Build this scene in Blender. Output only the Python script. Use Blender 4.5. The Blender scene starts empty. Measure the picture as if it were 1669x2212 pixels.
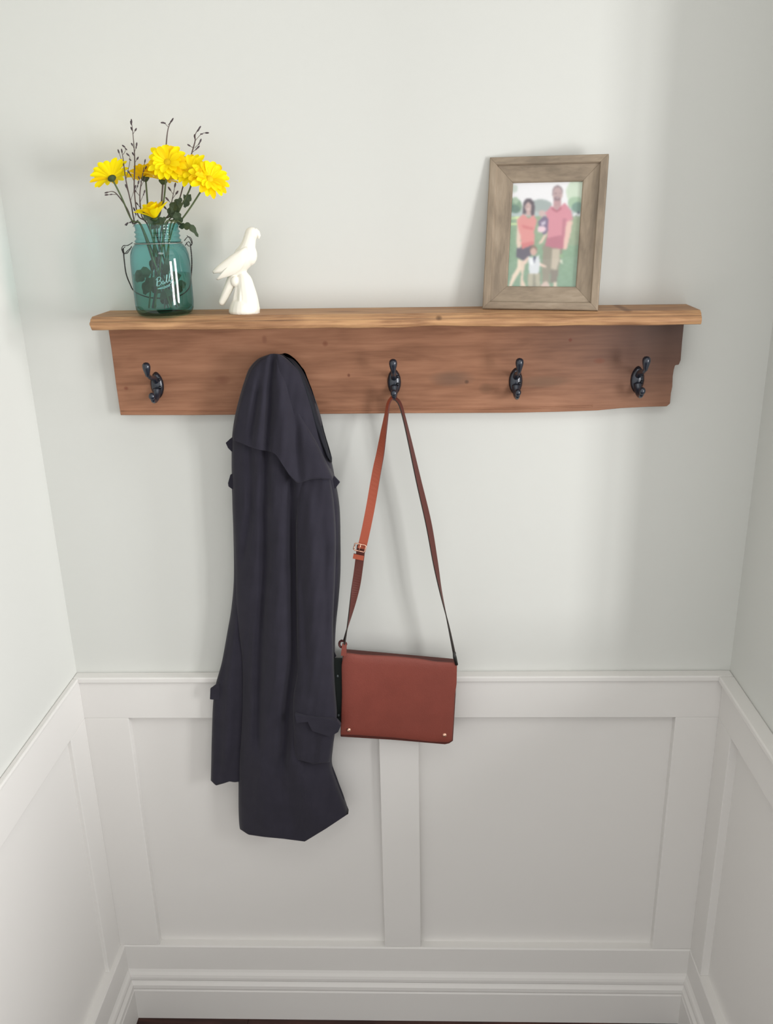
import bpy, bmesh, math, random
from mathutils import Vector, Matrix
random.seed(7)
scene = bpy.context.scene
COL = scene.collection

# ------------------------------------------------------------------ camera
FPX, PITCH, YAW, ROLL, CAMD, CAMH = 1873.66, .3359, .0385, -.0230, 1.4566, 1.68
_cy, _sy, _cp, _sp = math.cos(YAW), math.sin(YAW), math.cos(PITCH), math.sin(PITCH)
FW = Vector((-_sy*_cp, _cy*_cp, -_sp)); _r = Vector((_cy, _sy, 0)); _u = _r.cross(FW)
RT = math.cos(ROLL)*_r + math.sin(ROLL)*_u
UP = -math.sin(ROLL)*_r + math.cos(ROLL)*_u
CAM = Vector((0, -CAMD, CAMH))
cd = bpy.data.cameras.new('camera'); co = bpy.data.objects.new('camera', cd); COL.objects.link(co)
co.matrix_world = Matrix(((RT.x, UP.x, -FW.x, CAM.x), (RT.y, UP.y, -FW.y, CAM.y), (RT.z, UP.z, -FW.z, CAM.z), (0, 0, 0, 1)))
cd.sensor_fit = 'HORIZONTAL'; cd.sensor_width = 36; cd.lens = FPX/1669*36; cd.clip_start = .02
scene.camera = co

# ------------------------------------------------------------------ light
w = bpy.data.worlds.new('world'); scene.world = w; w.use_nodes = True
w.node_tree.nodes['Background'].inputs[0].default_value = (1.0, .99, .97, 1)
w.node_tree.nodes['Background'].inputs[1].default_value = 1.26
def area(name, loc, target, sx, sy, power, col=(1, 1, 1)):
    d = bpy.data.lights.new(name, 'AREA'); d.shape = 'RECTANGLE'; d.size = sx; d.size_y = sy; d.energy = power; d.color = col
    o = bpy.data.objects.new(name, d); COL.objects.link(o); o.location = loc
    o.rotation_euler = (Vector(target)-Vector(loc)).to_track_quat('-Z', 'Y').to_euler()
    return o
# two tall panes of a bright window to the right of the photographer
area('window_light', (1.42, -1.45, 1.44), (-.25, -.1, 1.44), .15, .80, 9.8, (1, .995, .985))
area('window_light', (1.55, -1.31, 1.44), (-.15, -.1, 1.44), .15, .80, 9.8, (1, .995, .985))
# added fill lamp at the side of the hall, brightens the left wall
area('left_wall_fill', (1.9, -.74, 1.60), (-.66, -.36, 1.4), .35, .9, 25, (1, 1, 1))
area('ceiling_light', (.1, -1.3, 2.40), (.1, -1.3, 0), .5, .5, 3.4, (1, 1, 1))
scene.view_settings.view_transform = 'Standard'; scene.view_settings.look = 'None'
scene.view_settings.exposure = 0.0; scene.view_settings.gamma = 1.0
scene.view_settings.use_curve_mapping = False

# ------------------------------------------------------------------ helpers
def at(px, py, d):
    """point of the plane d metres in front of the back wall"""
    v = FW + (px-834.5)/FPX*RT - (py-1106)/FPX*UP
    return CAM + v*((-d+CAMD)/v.y)
def lin(c):
    return tuple((x/255/12.92 if x/255 <= .04045 else ((x/255+.055)/1.055)**2.4) for x in c)
def tagp(o, label=None, cat=None, group=None, kind=None):
    if label: o['label'] = label
    if cat: o['category'] = cat
    if group: o['group'] = group
    if kind: o['kind'] = kind
    return o
def empty(name, loc, label, cat, group=None):
    o = bpy.data.objects.new(name, None); COL.objects.link(o); o.location = loc; o.empty_display_size = .02
    bpy.context.view_layer.update()
    return tagp(o, label, cat, group)
def wloc(o):
    v = Vector((0, 0, 0))
    while o: v += o.location; o = o.parent
    return v
def build(name, verts, faces, mat, parent=None, smooth=False, label=None, base=None):
    """world-space verts -> one mesh object; its origin is at base (or the centre of its underside)"""
    vs = [Vector(v) for v in verts]
    if base is None:
        if parent is not None: base = wloc(parent)
        else:
            lo = [min(v[i] for v in vs) for i in range(3)]; hi = [max(v[i] for v in vs) for i in range(3)]
            base = Vector(((lo[0]+hi[0])/2, (lo[1]+hi[1])/2, lo[2]))
    base = Vector(base)
    me = bpy.data.meshes.new(name); me.from_pydata([v-base for v in vs], [], faces)
    bm = bmesh.new(); bm.from_mesh(me); bmesh.ops.recalc_face_normals(bm, faces=bm.faces); bm.to_mesh(me); bm.free()
    mats = mat if isinstance(mat, (list, tuple)) else [mat]
    for m in mats: me.materials.append(m)
    if smooth:
        me.polygons.foreach_set('use_smooth', [True]*len(me.polygons))
    o = bpy.data.objects.new(name, me); COL.objects.link(o)
    o.location = base - (wloc(parent) if parent else Vector((0, 0, 0)))
    if parent: o.parent = parent
    if label: o['label'] = label
    return o
def bevel(o, wd, seg=2, ang=35):
    m = o.modifiers.new('bevel', 'BEVEL'); m.width = wd; m.segments = seg; m.limit_method = 'ANGLE'; m.angle_limit = math.radians(ang)
    return o
class MB:
    def __init__(s): s.v = []; s.f = []
    def add(s, v, f):
        n = len(s.v); s.v += [Vector(p) for p in v]; s.f += [tuple(i+n for i in q) for q in f]; return s
    def box(s, lo, hi):
        x0, y0, z0 = lo; x1, y1, z1 = hi
        return s.add([(x0, y0, z0), (x1, y0, z0), (x1, y1, z0), (x0, y1, z0), (x0, y0, z1), (x1, y0, z1), (x1, y1, z1), (x0, y1, z1)],
                     [(0, 1, 2, 3), (4, 7, 6, 5), (0, 4, 5, 1), (1, 5, 6, 2), (2, 6, 7, 3), (3, 7, 4, 0)])
    def tube(s, pts, rad, n=8, cap=True):
        pts = [Vector(p) for p in pts]; m = len(pts)
        if not isinstance(rad, (list, tuple)): rad = [rad]*m
        vs = []; fs = []; ref = None
        for i, p in enumerate(pts):
            t = (pts[min(i+1, m-1)]-pts[max(i-1, 0)]).normalized()
            if ref is None:
                ref = Vector((0, 0, 1)) if abs(t.z) < .9 else Vector((1, 0, 0))
            a = (ref - ref.dot(t)*t).normalized(); b = t.cross(a); ref = a
            for k in range(n):
                th = 2*math.pi*k/n; vs.append(p+rad[i]*(math.cos(th)*a+math.sin(th)*b))
        for i in range(m-1):
            for k in range(n): fs.append((i*n+k, i*n+(k+1) % n, (i+1)*n+(k+1) % n, (i+1)*n+k))
        if cap: fs.append(tuple(range(n))[::-1]); fs.append(tuple((m-1)*n+k for k in range(n)))
        return s.add(vs, fs)
    def lathe(s, prof, c, n=48, axis=None, close=False):
        """prof: (radius, height) list around a vertical axis through c"""
        c = Vector(c); q = Vector((0, 0, 1)).rotation_difference(Vector(axis)) if axis else None
        vs = []; fs = []; m = len(prof)
        for (r_, h_) in prof:
            for k in range(n):
                th = 2*math.pi*k/n; p = Vector((r_*math.cos(th), r_*math.sin(th), h_))
                vs.append(c+(q @ p if q else p))
        for i in range(m-1 if not close else m):
            j = (i+1) % m
            for k in range(n): fs.append((i*n+k, i*n+(k+1) % n, j*n+(k+1) % n, j*n+k))
        return s.add(vs, fs)
    def ball(s, c, r, n=14, m=9, rot=None):
        c = Vector(c); r = r if isinstance(r, (list, tuple)) else (r, r, r)
        vs = []; fs = []
        for i in range(m+1):
            ph = math.pi*i/m
            for k in range(n):
                th = 2*math.pi*k/n
                p = Vector((r[0]*math.sin(ph)*math.cos(th), r[1]*math.sin(ph)*math.sin(th), r[2]*math.cos(ph)))
                vs.append(c+(rot @ p if rot else p))
        for i in range(m):
            for k in range(n): fs.append((i*n+k, (i+1)*n+k, (i+1)*n+(k+1) % n, i*n+(k+1) % n))
        return s.add(vs, fs)
    def prism(s, poly, y0, y1):
        """outline in (x,z), extruded from y0 to y1"""
        n = len(poly)
        vs = [(x, y0, z) for x, z in poly]+[(x, y1, z) for x, z in poly]
        fs = [tuple(range(n)), tuple(range(n, 2*n))[::-1]]+[(i, (i+1) % n, n+(i+1) % n, n+i) for i in range(n)]
        return s.add(vs, fs)
    def build(s, name, mat, parent=None, **k): return build(name, s.v, s.f, mat, parent, **k)
def smoothpath(pts, k=6):
    """Catmull-Rom through points of any dimension"""
    P = [tuple(p) for p in pts]; out = []
    for i in range(len(P)-1):
        a, b, c, d = P[max(i-1, 0)], P[i], P[i+1], P[min(i+2, len(P)-1)]
        for j in range(k):
            t = j/k
            out.append(tuple(.5*((2*b[q])+(-a[q]+c[q])*t+(2*a[q]-5*b[q]+4*c[q]-d[q])*t*t+(-a[q]+3*b[q]-3*c[q]+d[q])*t**3) for q in range(len(b))))
    out.append(P[-1]); return out

# ------------------------------------------------------------------ materials
def mat(name, col, rough=.6, spec=.4, metal=0, bump=0, bscale=200, var=0, vscale=8, stretch=(1, 1, 1), coat=0, sheen=0):
    m = bpy.data.materials.new(name); m.use_nodes = True; nt = m.node_tree; b = nt.nodes['Principled BSDF']
    c = lin(col); b.inputs['Base Color'].default_value = (*c, 1); b.inputs['Roughness'].default_value = rough
    b.inputs['Specular IOR Level'].default_value = spec; b.inputs['Metallic'].default_value = metal
    b.inputs['Coat Weight'].default_value = coat
    if sheen: b.inputs['Sheen Weight'].default_value = sheen
    tc = nt.nodes.new('ShaderNodeTexCoord'); mp = nt.nodes.new('ShaderNodeMapping'); mp.inputs['Scale'].default_value = stretch
    nt.links.new(tc.outputs['Object'], mp.inputs['Vector'])
    if var:
        n = nt.nodes.new('ShaderNodeTexNoise'); n.inputs['Scale'].default_value = vscale; n.inputs['Detail'].default_value = 6
        nt.links.new(mp.outputs[0], n.inputs['Vector'])
        r_ = nt.nodes.new('ShaderNodeValToRGB'); r_.color_ramp.elements[0].position = .3; r_.color_ramp.elements[1].position = .7
        r_.color_ramp.elements[0].color = (*[x*(1-var) for x in c], 1); r_.color_ramp.elements[1].color = (*[min(1, x*(1+var)) for x in c], 1)
        nt.links.new(n.outputs['Fac'], r_.inputs[0]); nt.links.new(r_.outputs[0], b.inputs['Base Color'])
    if bump:
        n2 = nt.nodes.new('ShaderNodeTexNoise'); n2.inputs['Scale'].default_value = bscale; n2.inputs['Detail'].default_value = 4
        nt.links.new(mp.outputs[0], n2.inputs['Vector'])
        bp = nt.nodes.new('ShaderNodeBump'); bp.inputs['Strength'].default_value = bump; bp.inputs['Distance'].default_value = .001
        nt.links.new(n2.outputs['Fac'], bp.inputs['Height']); nt.links.new(bp.outputs[0], b.inputs['Normal'])
    return m
def wood(name, dark, mid, light, scale=1.0, axis='X', rough=.6, knots=(), stain_and_shade=None, grain=1.0, bump=.25):
    """streaky grain along an axis; knots: (x,y,z,r) in object space; stain: (colour, x0, x1)"""
    m = bpy.data.materials.new(name); m.use_nodes = True; nt = m.node_tree; b = nt.nodes['Principled BSDF']; L = nt.links.new
    b.inputs['Roughness'].default_value = rough; b.inputs['Specular IOR Level'].default_value = .25
    tc = nt.nodes.new('ShaderNodeTexCoord')
    def noise(sc, st, det=5, dist=0):
        mp = nt.nodes.new('ShaderNodeMapping'); mp.inputs['Scale'].default_value = st; L(tc.outputs['Object'], mp.inputs['Vector'])
        n = nt.nodes.new('ShaderNodeTexNoise'); n.inputs['Scale'].default_value = sc*scale; n.inputs['Detail'].default_value = det
        n.inputs['Distortion'].default_value = dist; L(mp.outputs[0], n.inputs['Vector']); return n.outputs['Fac']
    e = {'X': (.06, 1, 1), 'Y': (1, .06, 1), 'Z': (1, 1, .06)}[axis]
    big = {'X': (.22, 1, 1), 'Y': (1, .22, 1), 'Z': (1, 1, .22)}[axis]
    n1 = noise(38, big, 4, .6); n2 = noise(260, e, 6, .3)
    def math_(op, a, b_, cl=False):
        n = nt.nodes.new('ShaderNodeMath'); n.operation = op; n.use_clamp = cl
        for i, q in enumerate((a, b_)):
            if isinstance(q, (int, float)): n.inputs[i].default_value = q
            else: L(q, n.inputs[i])
        return n.outputs[0]
    mixv = math_('ADD', math_('MULTIPLY', n1, .62), math_('MULTIPLY', n2, .38*grain))
    r_ = nt.nodes.new('ShaderNodeValToRGB'); cr = r_.color_ramp
    cr.elements[0].position = .34; cr.elements[0].color = (*lin(dark), 1); cr.elements[1].position = .66; cr.elements[1].color = (*lin(light), 1)
    x = cr.elements.new(.5); x.color = (*lin(mid), 1)
    L(mixv, r_.inputs[0]); colr = r_.outputs[0]
    def mix(fac, a, c):
        n = nt.nodes.new('ShaderNodeMix'); n.data_type = 'RGBA'; L(fac, n.inputs[0]); L(a, n.inputs[6]); n.inputs[7].default_value = (*lin(c), 1); return n.outputs[2]
    sep = nt.nodes.new('ShaderNodeSeparateXYZ'); L(tc.outputs['Object'], sep.inputs[0])
    if stain_and_shade:
        c, x0, x1, z0, z1 = stain_and_shade
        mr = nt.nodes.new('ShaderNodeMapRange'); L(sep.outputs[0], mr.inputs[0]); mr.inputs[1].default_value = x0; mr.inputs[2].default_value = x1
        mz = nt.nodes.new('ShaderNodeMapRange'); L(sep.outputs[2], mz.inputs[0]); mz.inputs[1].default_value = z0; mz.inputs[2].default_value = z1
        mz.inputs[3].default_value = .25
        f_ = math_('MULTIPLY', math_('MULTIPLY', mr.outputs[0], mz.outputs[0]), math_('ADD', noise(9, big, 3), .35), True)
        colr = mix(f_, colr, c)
    for (kx, kz, rr, st, kc) in knots:
        dx = math_('DIVIDE', math_('SUBTRACT', sep.outputs[0], kx), rr*st); dz = math_('DIVIDE', math_('SUBTRACT', sep.outputs[2], kz), rr)
        d = math_('ADD', math_('MULTIPLY', dx, dx), math_('MULTIPLY', dz, dz))
        f_ = math_('SUBTRACT', 1.15, math_('ADD', d, math_('MULTIPLY', n1, .6)), True)
        colr = mix(math_('MULTIPLY', f_, .85), colr, kc)
    L(colr, b.inputs['Base Color'])
    bp = nt.nodes.new('ShaderNodeBump'); bp.inputs['Strength'].default_value = bump; bp.inputs['Distance'].default_value = .0008
    L(n2, bp.inputs['Height']); L(bp.outputs[0], b.inputs['Normal'])
    return m
def glassy(name, tint, gloss=.06, rough=.0, fres=1.45, edge=None):
    """thin clear wall: tinted see-through plus mirror reflection by angle"""
    m = bpy.data.materials.new(name); m.use_nodes = True; nt = m.node_tree; nt.nodes.remove(nt.nodes['Principled BSDF']); L = nt.links.new
    t = nt.nodes.new('ShaderNodeBsdfTransparent'); t.inputs[0].default_value = (*tint, 1)
    if edge:   # more glass is crossed where the wall is seen edge on
        lw = nt.nodes.new('ShaderNodeLayerWeight'); lw.inputs[0].default_value = .5
        pw = nt.nodes.new('ShaderNodeMath'); pw.operation = 'POWER'; pw.inputs[1].default_value = 2.2; L(lw.outputs['Facing'], pw.inputs[0])
        cm = nt.nodes.new('ShaderNodeMix'); cm.data_type = 'RGBA'; L(pw.outputs[0], cm.inputs[0]); cm.inputs[6].default_value = (*tint, 1); cm.inputs[7].default_value = (*edge, 1)
        L(cm.outputs[2], t.inputs[0])
    g = nt.nodes.new('ShaderNodeBsdfGlossy'); g.inputs['Roughness'].default_value = rough
    fr = nt.nodes.new('ShaderNodeFresnel'); fr.inputs[0].default_value = fres
    ad = nt.nodes.new('ShaderNodeMath'); ad.operation = 'ADD'; ad.inputs[1].default_value = gloss; ad.use_clamp = True; L(fr.outputs[0], ad.inputs[0])
    mx = nt.nodes.new('ShaderNodeMixShader'); L(ad.outputs[0], mx.inputs[0]); L(t.outputs[0], mx.inputs[1]); L(g.outputs[0], mx.inputs[2])
    ge = nt.nodes.new('ShaderNodeNewGeometry'); iv = nt.nodes.new('ShaderNodeMath'); iv.operation = 'SUBTRACT'; iv.inputs[0].default_value = 1; L(ge.outputs['Backfacing'], iv.inputs[1])
    mu = nt.nodes.new('ShaderNodeMath'); mu.operation = 'MULTIPLY'; L(ad.outputs[0], mu.inputs[0]); L(iv.outputs[0], mu.inputs[1]); L(mu.outputs[0], mx.inputs[0])
    L(mx.outputs[0], nt.nodes['Material Output'].inputs['Surface'])
    return m

M_wall = mat('wall_paint', (209, 210, 206), .85, .2, bump=.05, bscale=700)
M_trim = mat('trim_paint', (223, 221, 218), .5, .35, bump=.02, bscale=300)
M_ceil = mat('ceiling_paint', (225, 225, 222), .9, .1, bump=.03, bscale=400)
M_floor = wood('floor_wood', (38, 24, 22), (58, 38, 34), (78, 50, 44), .6, 'X', .45)

# ------------------------------------------------------------------ room
XL, XR = -.6604, .5811
HW = 1.35     # half span of the hall outside the alcove
YE_L, YE_R, YB = -.86, -.29, -3.4
ZC = 2.44; YF = -1.0
def struct(name, mb, m, bev=0, **k):
    o = mb.build(name, m, **k); o['kind'] = 'structure'
    if bev: bevel(o, bev)
    return o
struct('wall_back', MB().box((XL-.12, 0, 0), (XR+.12, .12, ZC)), M_wall)
struct('wall_left', MB().box((XL-.12, YE_L, 0), (XL, 0, ZC)), M_wall)
struct('wall_right', MB().box((XR, YE_R, 0), (XR+.12, 0, ZC)), M_wall)
# low wall added past the right wall to shade the lower back wall
struct('light_block_wall', MB().box((XR, -1.0, 0), (XR+.12, YE_R, 1.0)), M_wall)
struct('ceiling', MB().box((-2.2, -2.6, ZC), (2.2, .12, ZC+.05)), M_ceil)
fl = struct('floor', MB().box((-2.2, YB, -.06), (2.2, .12, -.014)), M_floor)
y = -.0; i = 0
while y > -2.6:
    wd = .083; x0 = -2.2; j = 0
    while x0 < 2.2:
        ln = (.9, 1.3, 1.1, 1.5)[(i*7+j*3) % 4]
        if j == 0: ln *= (.35, .8, .55)[i % 3]
        x1 = min(2.2, x0+ln)
        p = MB().box((x0+.0005, y-wd+.0006, -.014), (x1-.0005, y-.0006, 0)).build('plank', M_floor, fl)
        x0 = x1; j += 1
    y -= wd; i += 1
T = .018
ZR0, ZR1, ZB = .7593, .8505, .1955
# chair rail boards with a thin cap strip
def capped_rail(name, lo, hi, cap_lo, cap_hi):
    struct(name, MB().box(lo, hi), M_trim, .0012)
struct('trim_1', MB().box((XL, -T, ZR0), (XR, 0, ZR1-.012)), M_trim, .001)
struct('trim_2', MB().box((XL, -T-.005, ZR1-.012), (XR, 0, ZR1)), M_trim, .0025)
struct('trim_3', MB().box((XL, YE_L, ZR0), (XL+.010, -T, ZR1-.008)), M_trim, .001)
struct('trim_4', MB().box((XL, YE_L, ZR1-.008), (XL+.0115, -T-.005, ZR1)), M_trim, .0025)
struct('trim_5', MB().box((XR-T, YF, ZR0), (XR, -T, ZR1-.012)), M_trim, .001)
struct('trim_6', MB().box((XR-T-.010, YF, ZR1-.012), (XR, -T-.005, ZR1)), M_trim, .0025)
# stiles on the three walls
tn = 7
for (a, b) in ((XL, -.5653), (-.0803, -.0034), (.4833, XR)):
    struct('trim_%d' % tn, MB().box((a, -T, ZB), (b, 0, ZR0)), M_trim, .0012); tn += 1
for (x0, x1, y0, y1) in ((XL, XL+.010, -.09, -T), (XL, XL+.010, -.62, -.54), (XR-T, XR, -.085, -T)):
    struct('trim_%d' % tn, MB().box((x0, y0, ZB), (x1, y1, ZR0)), M_trim, .0012); tn += 1
# wainscot panels behind the stiles
pp = .002
for (lo, hi) in (((-.5653, -pp, ZB), (-.0803, 0, ZR0)), ((-.0034, -pp, ZB), (.4833, 0, ZR0)),
                 ((XL, -.54, ZB), (XL+pp, -.09, ZR0)), ((XR-pp, YF, ZB), (XR, -.085, ZR0)), ((XL, YE_L, ZB), (XL+pp, -.62, ZR0))):
    struct('trim_%d' % tn, MB().box(lo, hi), M_trim); tn += 1
# baseboards: moulded profile, mitred at the corners
PROF = [(0, 0), (.030, 0), (.030, .078), (.0285, .081), (.0285, .083), (.030, .086), (.0295, .094), (.026, .100), (.0245, .103), (.0265, .107), (.0265, .113),
        (.0250, .119), (.0220, .125), (.0200, .131), (.0200, .192), (.0185, .1955), (0, .1955)]
def sweep(name, pa, pb, inward, ma, mb_):
    """profile swept from pa to pb; ma/mb: how much each end is shortened per unit of depth"""
    d = (Vector(pb)-Vector(pa)).normalized(); n = Vector(inward); vs = []; fs = []; k = len(PROF)
    for (p, s, mt) in ((pa, 1, ma), (pb, -1, mb_)):
        for (o, h) in PROF: vs.append(Vector(p)+n*o+Vector((0, 0, h))+d*s*mt*o)
    fs = [(i, (i+1) % k, k+(i+1) % k, k+i) for i in range(k)]+[tuple(range(k)), tuple(range(k, 2*k))[::-1]]
    o = build(name, vs, fs, M_trim); o['kind'] = 'structure'; return o
sweep('baseboard_back', (XL, 0, 0), (XR, 0, 0), (0, -1, 0), 1, 1)
sweep('baseboard_left', (XL, YE_L, 0), (XL, 0, 0), (1, 0, 0), 0, 1)
sweep('baseboard_right', (XR, YF, 0), (XR, 0, 0), (-1, 0, 0), 0, 1)

# ------------------------------------------------------------------ coat rack
SZ, SLOPE = 1.5270, -.0074          # height of the shelf top and its slight fall to the right
def sz(x): return SZ+SLOPE*x
RX = -.035
rack = empty('coat_rack', (RX, 0, 1.354), 'long reclaimed pine wall shelf with a hook board and black iron hooks', 'coat rack')
M_shelf = wood('shelf_pine', (124, 88, 62), (158, 118, 86), (188, 146, 106), 1.0, 'X', .55,
               knots=((.07, .167, .004, 1.6, (60, 34, 24)), (.36, .172, .004, 2.5, (90, 56, 40))), grain=1.3)
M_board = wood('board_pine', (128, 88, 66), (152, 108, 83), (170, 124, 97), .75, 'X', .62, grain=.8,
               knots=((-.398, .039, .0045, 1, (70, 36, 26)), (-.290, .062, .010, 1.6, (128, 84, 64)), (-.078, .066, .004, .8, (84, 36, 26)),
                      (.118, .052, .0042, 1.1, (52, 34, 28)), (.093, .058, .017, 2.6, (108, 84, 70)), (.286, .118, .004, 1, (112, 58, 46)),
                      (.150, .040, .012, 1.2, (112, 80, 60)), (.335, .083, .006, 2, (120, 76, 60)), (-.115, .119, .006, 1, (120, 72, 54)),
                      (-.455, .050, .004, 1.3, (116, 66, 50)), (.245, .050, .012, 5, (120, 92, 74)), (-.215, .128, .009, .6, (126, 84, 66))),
               stain_and_shade=((92, 76, 72), .14, .42, .0, .12))  # greyer right end: the board's own colour plus some shade painted in
M_boardend = wood('board_edge', (96, 70, 54), (120, 90, 70), (146, 112, 88), 1.0, 'X', .7)
# shelf board: profile with a double bead along the nose
SP = [(0, 0), (-.085, 0), (-.089, -.0008), (-.0905, -.0022), (-.092, -.0020), (-.097, -.0022), (-.1005, -.0042), (-.102, -.0060), (-.1035, -.0058),
      (-.1085, -.0072), (-.1115, -.0105), (-.112, -.0140), (-.1100, -.0180), (-.107, -.0192), (0, -.0192)]
vs = []; fs = []; k = len(SP); NX = 60
for i in range(NX+1):
    t = i/NX
    for (yy, zz) in SP:
        q = -yy/.112
        xl = -.5085-.003*math.sin(q*math.pi)+.004*q*q*(1 if zz > -.012 else 1.6); xr = .4395+.002*math.sin(q*math.pi)-.009*q*q
        x = xl+(xr-xl)*t
        wob = .0007*math.sin(x*31+yy*60)+.0004*math.sin(x*83)
        chip = -.0016*max(0, math.sin(x*13+1.2))**6 if zz < -.008 and yy < -.1 else 0
        vs.append((x, yy+(wob if yy < -.05 else 0), sz(x)+zz+(wob*.5 if zz < -.01 else 0)-chip))
for i in range(NX):
    for j in range(k): fs.append((i*k+j, i*k+(j+1) % k, (i+1)*k+(j+1) % k, (i+1)*k+j))
fs += [tuple(range(k)), tuple(NX*k+j for j in range(k))[::-1]]
shelf = build('shelf_board', vs, fs, M_shelf, rack, label='moulded pine shelf board with a rounded ridged front edge')
bevel(shelf, .0008, 2, 50)
# back board with a broken right end and a stepped lower edge
def bz(px, py): p = at(px, py, .02); return (p.x, p.z)
outl = [(-.5081, sz(-.5081)-.0192), bz(241, 760), bz(250, 830), bz(260, 897), bz(420, 897), bz(640, 895), bz(860, 893), bz(1100, 892), bz(1200, 890), bz(1290, 887), bz(1340, 882), bz(1400, 879),
        bz(1440, 878), bz(1447, 872), bz(1449, 850), bz(1452, 835), bz(1453, 812), bz(1455, 800), bz(1458, 789), bz(1466, 788), bz(1470, 778), bz(1473, 740), (.4325, sz(.4325)-.0192)]
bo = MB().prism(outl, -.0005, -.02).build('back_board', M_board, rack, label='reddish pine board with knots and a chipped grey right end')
bevel(bo, .0012, 2, 30)
# thin bead along the lower edge of the board
bd = MB()
NB = 40; low = [bz(262, 888), bz(420, 888), bz(640, 886.5), bz(860, 884.5), bz(1100, 882), bz(1280, 877)]
bd.tube([(x, -.0198, z) for x, z in smoothpath(low, 6)], .0016, 6)
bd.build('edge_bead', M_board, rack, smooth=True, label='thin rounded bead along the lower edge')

M_iron = mat('black_iron', (34, 40, 52), .28, .6, metal=.25, bump=.15, bscale=260, coat=.3)
M_screw = mat('dark_screw', (48, 50, 56), .35, .6, metal=.8)
def make_hook(bx, bz_):
    c = Vector((bx, -.02, bz_))
    V = lambda x, o, z: c+Vector((x*1.12, -o*.94, z*.80))
    mb = MB()
    # leaf-shaped base plate, domed
    n = 20; rings = 5; PW = .0101; vs = []; fs = []
    for j in range(rings+1):
        q = 1-j/rings
        for k in range(n):
            th = 2*math.pi*k/n; cx = math.cos(th); cz = math.sin(th)
            wd = PW*(1-.25*abs(cz)**3)
            vs.append(V(wd*cx*q, .0005+.0055*(1-q**2.2)+(.0008 if q < 1 else 0), .0285*cz*q*(1 if cz > 0 else 1.0)))
    for j in range(rings):
        for k in range(n): fs.append((j*n+k, j*n+(k+1) % n, (j+1)*n+(k+1) % n, (j+1)*n+k))
    fs.append(tuple(range(n)))
    mb.add(vs, fs)
    up = smoothpath([(0, .004, .010), (0, .014, .0175), (0, .027, .021), (0, .039, .025), (0, .047, .034), (0, .050, .044)], 4)
    mb.tube([V(*p) for p in up], [.0054-.0022*min(1, i/12) for i in range(len(up))], 10)
    lo = smoothpath([(0, .004, -.008), (0, .010, -.019), (0, .018, -.026), (0, .027, -.0275), (0, .034, -.0235), (0, .036, -.017)], 4)
    mb.tube([V(*p) for p in lo], [.0068-.0030*min(1, i/12) for i in range(len(lo))], 10)
    h = mb.build('coat_hook', M_iron, rack, smooth=True, base=c)
    k1 = MB().lathe([(.0001, -.0150), (.0030, -.0135), (.0046, -.007), (.0062, -.001), (.0066, .003), (.0058, .0070), (.0036, .0092), (.0001, .0102)], V(0, .0505, .0455), 16, axis=(0, -.12, 1)).build('knob', M_iron, h, smooth=True)
    k2 = MB().ball(V(0, .0385, -.0145), (.0054, .0052, .0062)).build('knob', M_iron, h, smooth=True)
    for zz in (.0125, -.0035):
        s = MB().lathe([(.0001, .0022), (.0018, .0019), (.0026, .0008), (.0028, 0)], V(.0052, .0062, zz), 10, axis=(0, -1, 0)).build('screw', M_screw, h, smooth=True)
    return h
for (hx, hz) in ((-.4365, 1.4085), (-.240, 1.4080), (-.0375, 1.4075), (.1640, 1.4055), (.3640, 1.4050)):
    make_hook(hx, hz)

# ------------------------------------------------------------------ picture frame
FO = Vector((.1053, -.0450, sz(.1053)+.0008)); 
FWv = (at(1290, 671, .088)-at(1041, 667, .045)); FWv.z = SLOPE*.17; FWv.normalize()
FHv = (at(1057, 340, .006)-at(1041, 667, .045)); FHv = (FHv-FHv.dot(FWv)*FWv).normalized()
FN = FWv.cross(FHv).normalized()
if FN.y > 0: FN = -FN
FWD, FHT = .1785, .2285
def fp(a, b, n): return FO+FWv*a+FHv*b+FN*n
frame = empty('picture_frame', FO, 'greyish wooden picture frame leaning on the wall at the right of the shelf', 'picture frame')
M_frame = {}
for ax in 'XZ':
    M_frame[ax] = wood('frame_wood_'+ax, (128, 115, 100), (151, 136, 118), (168, 153, 135), .8, ax, .6, grain=.8, bump=.2)
FP = [(0, -.016), (0, .0), (.0015, .0015), (.0105, .0015), (.0120, -.0008), (.0125, -.0030), (.0140, -.0032), (.0345, -.0075), (.0362, -.0095), (.0365, -.016)]
def frame_side(k):
    ox = [(0, 0), (FWD, 0), (FWD, FHT), (0, FHT)]; sg = [(1, 1), (-1, 1), (-1, -1), (1, -1)]
    vs = []; n = len(FP)
    for c in (k, (k+1) % 4):
        for (d, h) in FP: vs.append(fp(ox[c][0]+sg[c][0]*d, ox[c][1]+sg[c][1]*d, h))
    fs = [(i, (i+1) % n, n+(i+1) % n, n+i) for i in range(n)]+[tuple(range(n)), tuple(range(n, 2*n))[::-1]]
    bevel(build('frame_side', vs, fs, M_frame['X' if k % 2 == 0 else 'Z'], frame), .0004, 2, 20)
for k in range(4): frame_side(k)
M_back = mat('backing_card', (90, 78, 66), .9)
vs = [fp(a, b, n) for n in (-.0155, -.0135) for (a, b) in ((.003, .003), (FWD-.003, .003), (FWD-.003, FHT-.003), (.003, FHT-.003))]
build('backing', vs, [(0, 1, 2, 3), (4, 7, 6, 5), (0, 4, 5, 1), (1, 5, 6, 2), (2, 6, 7, 3), (3, 7, 4, 0)], M_back, frame)
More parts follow.
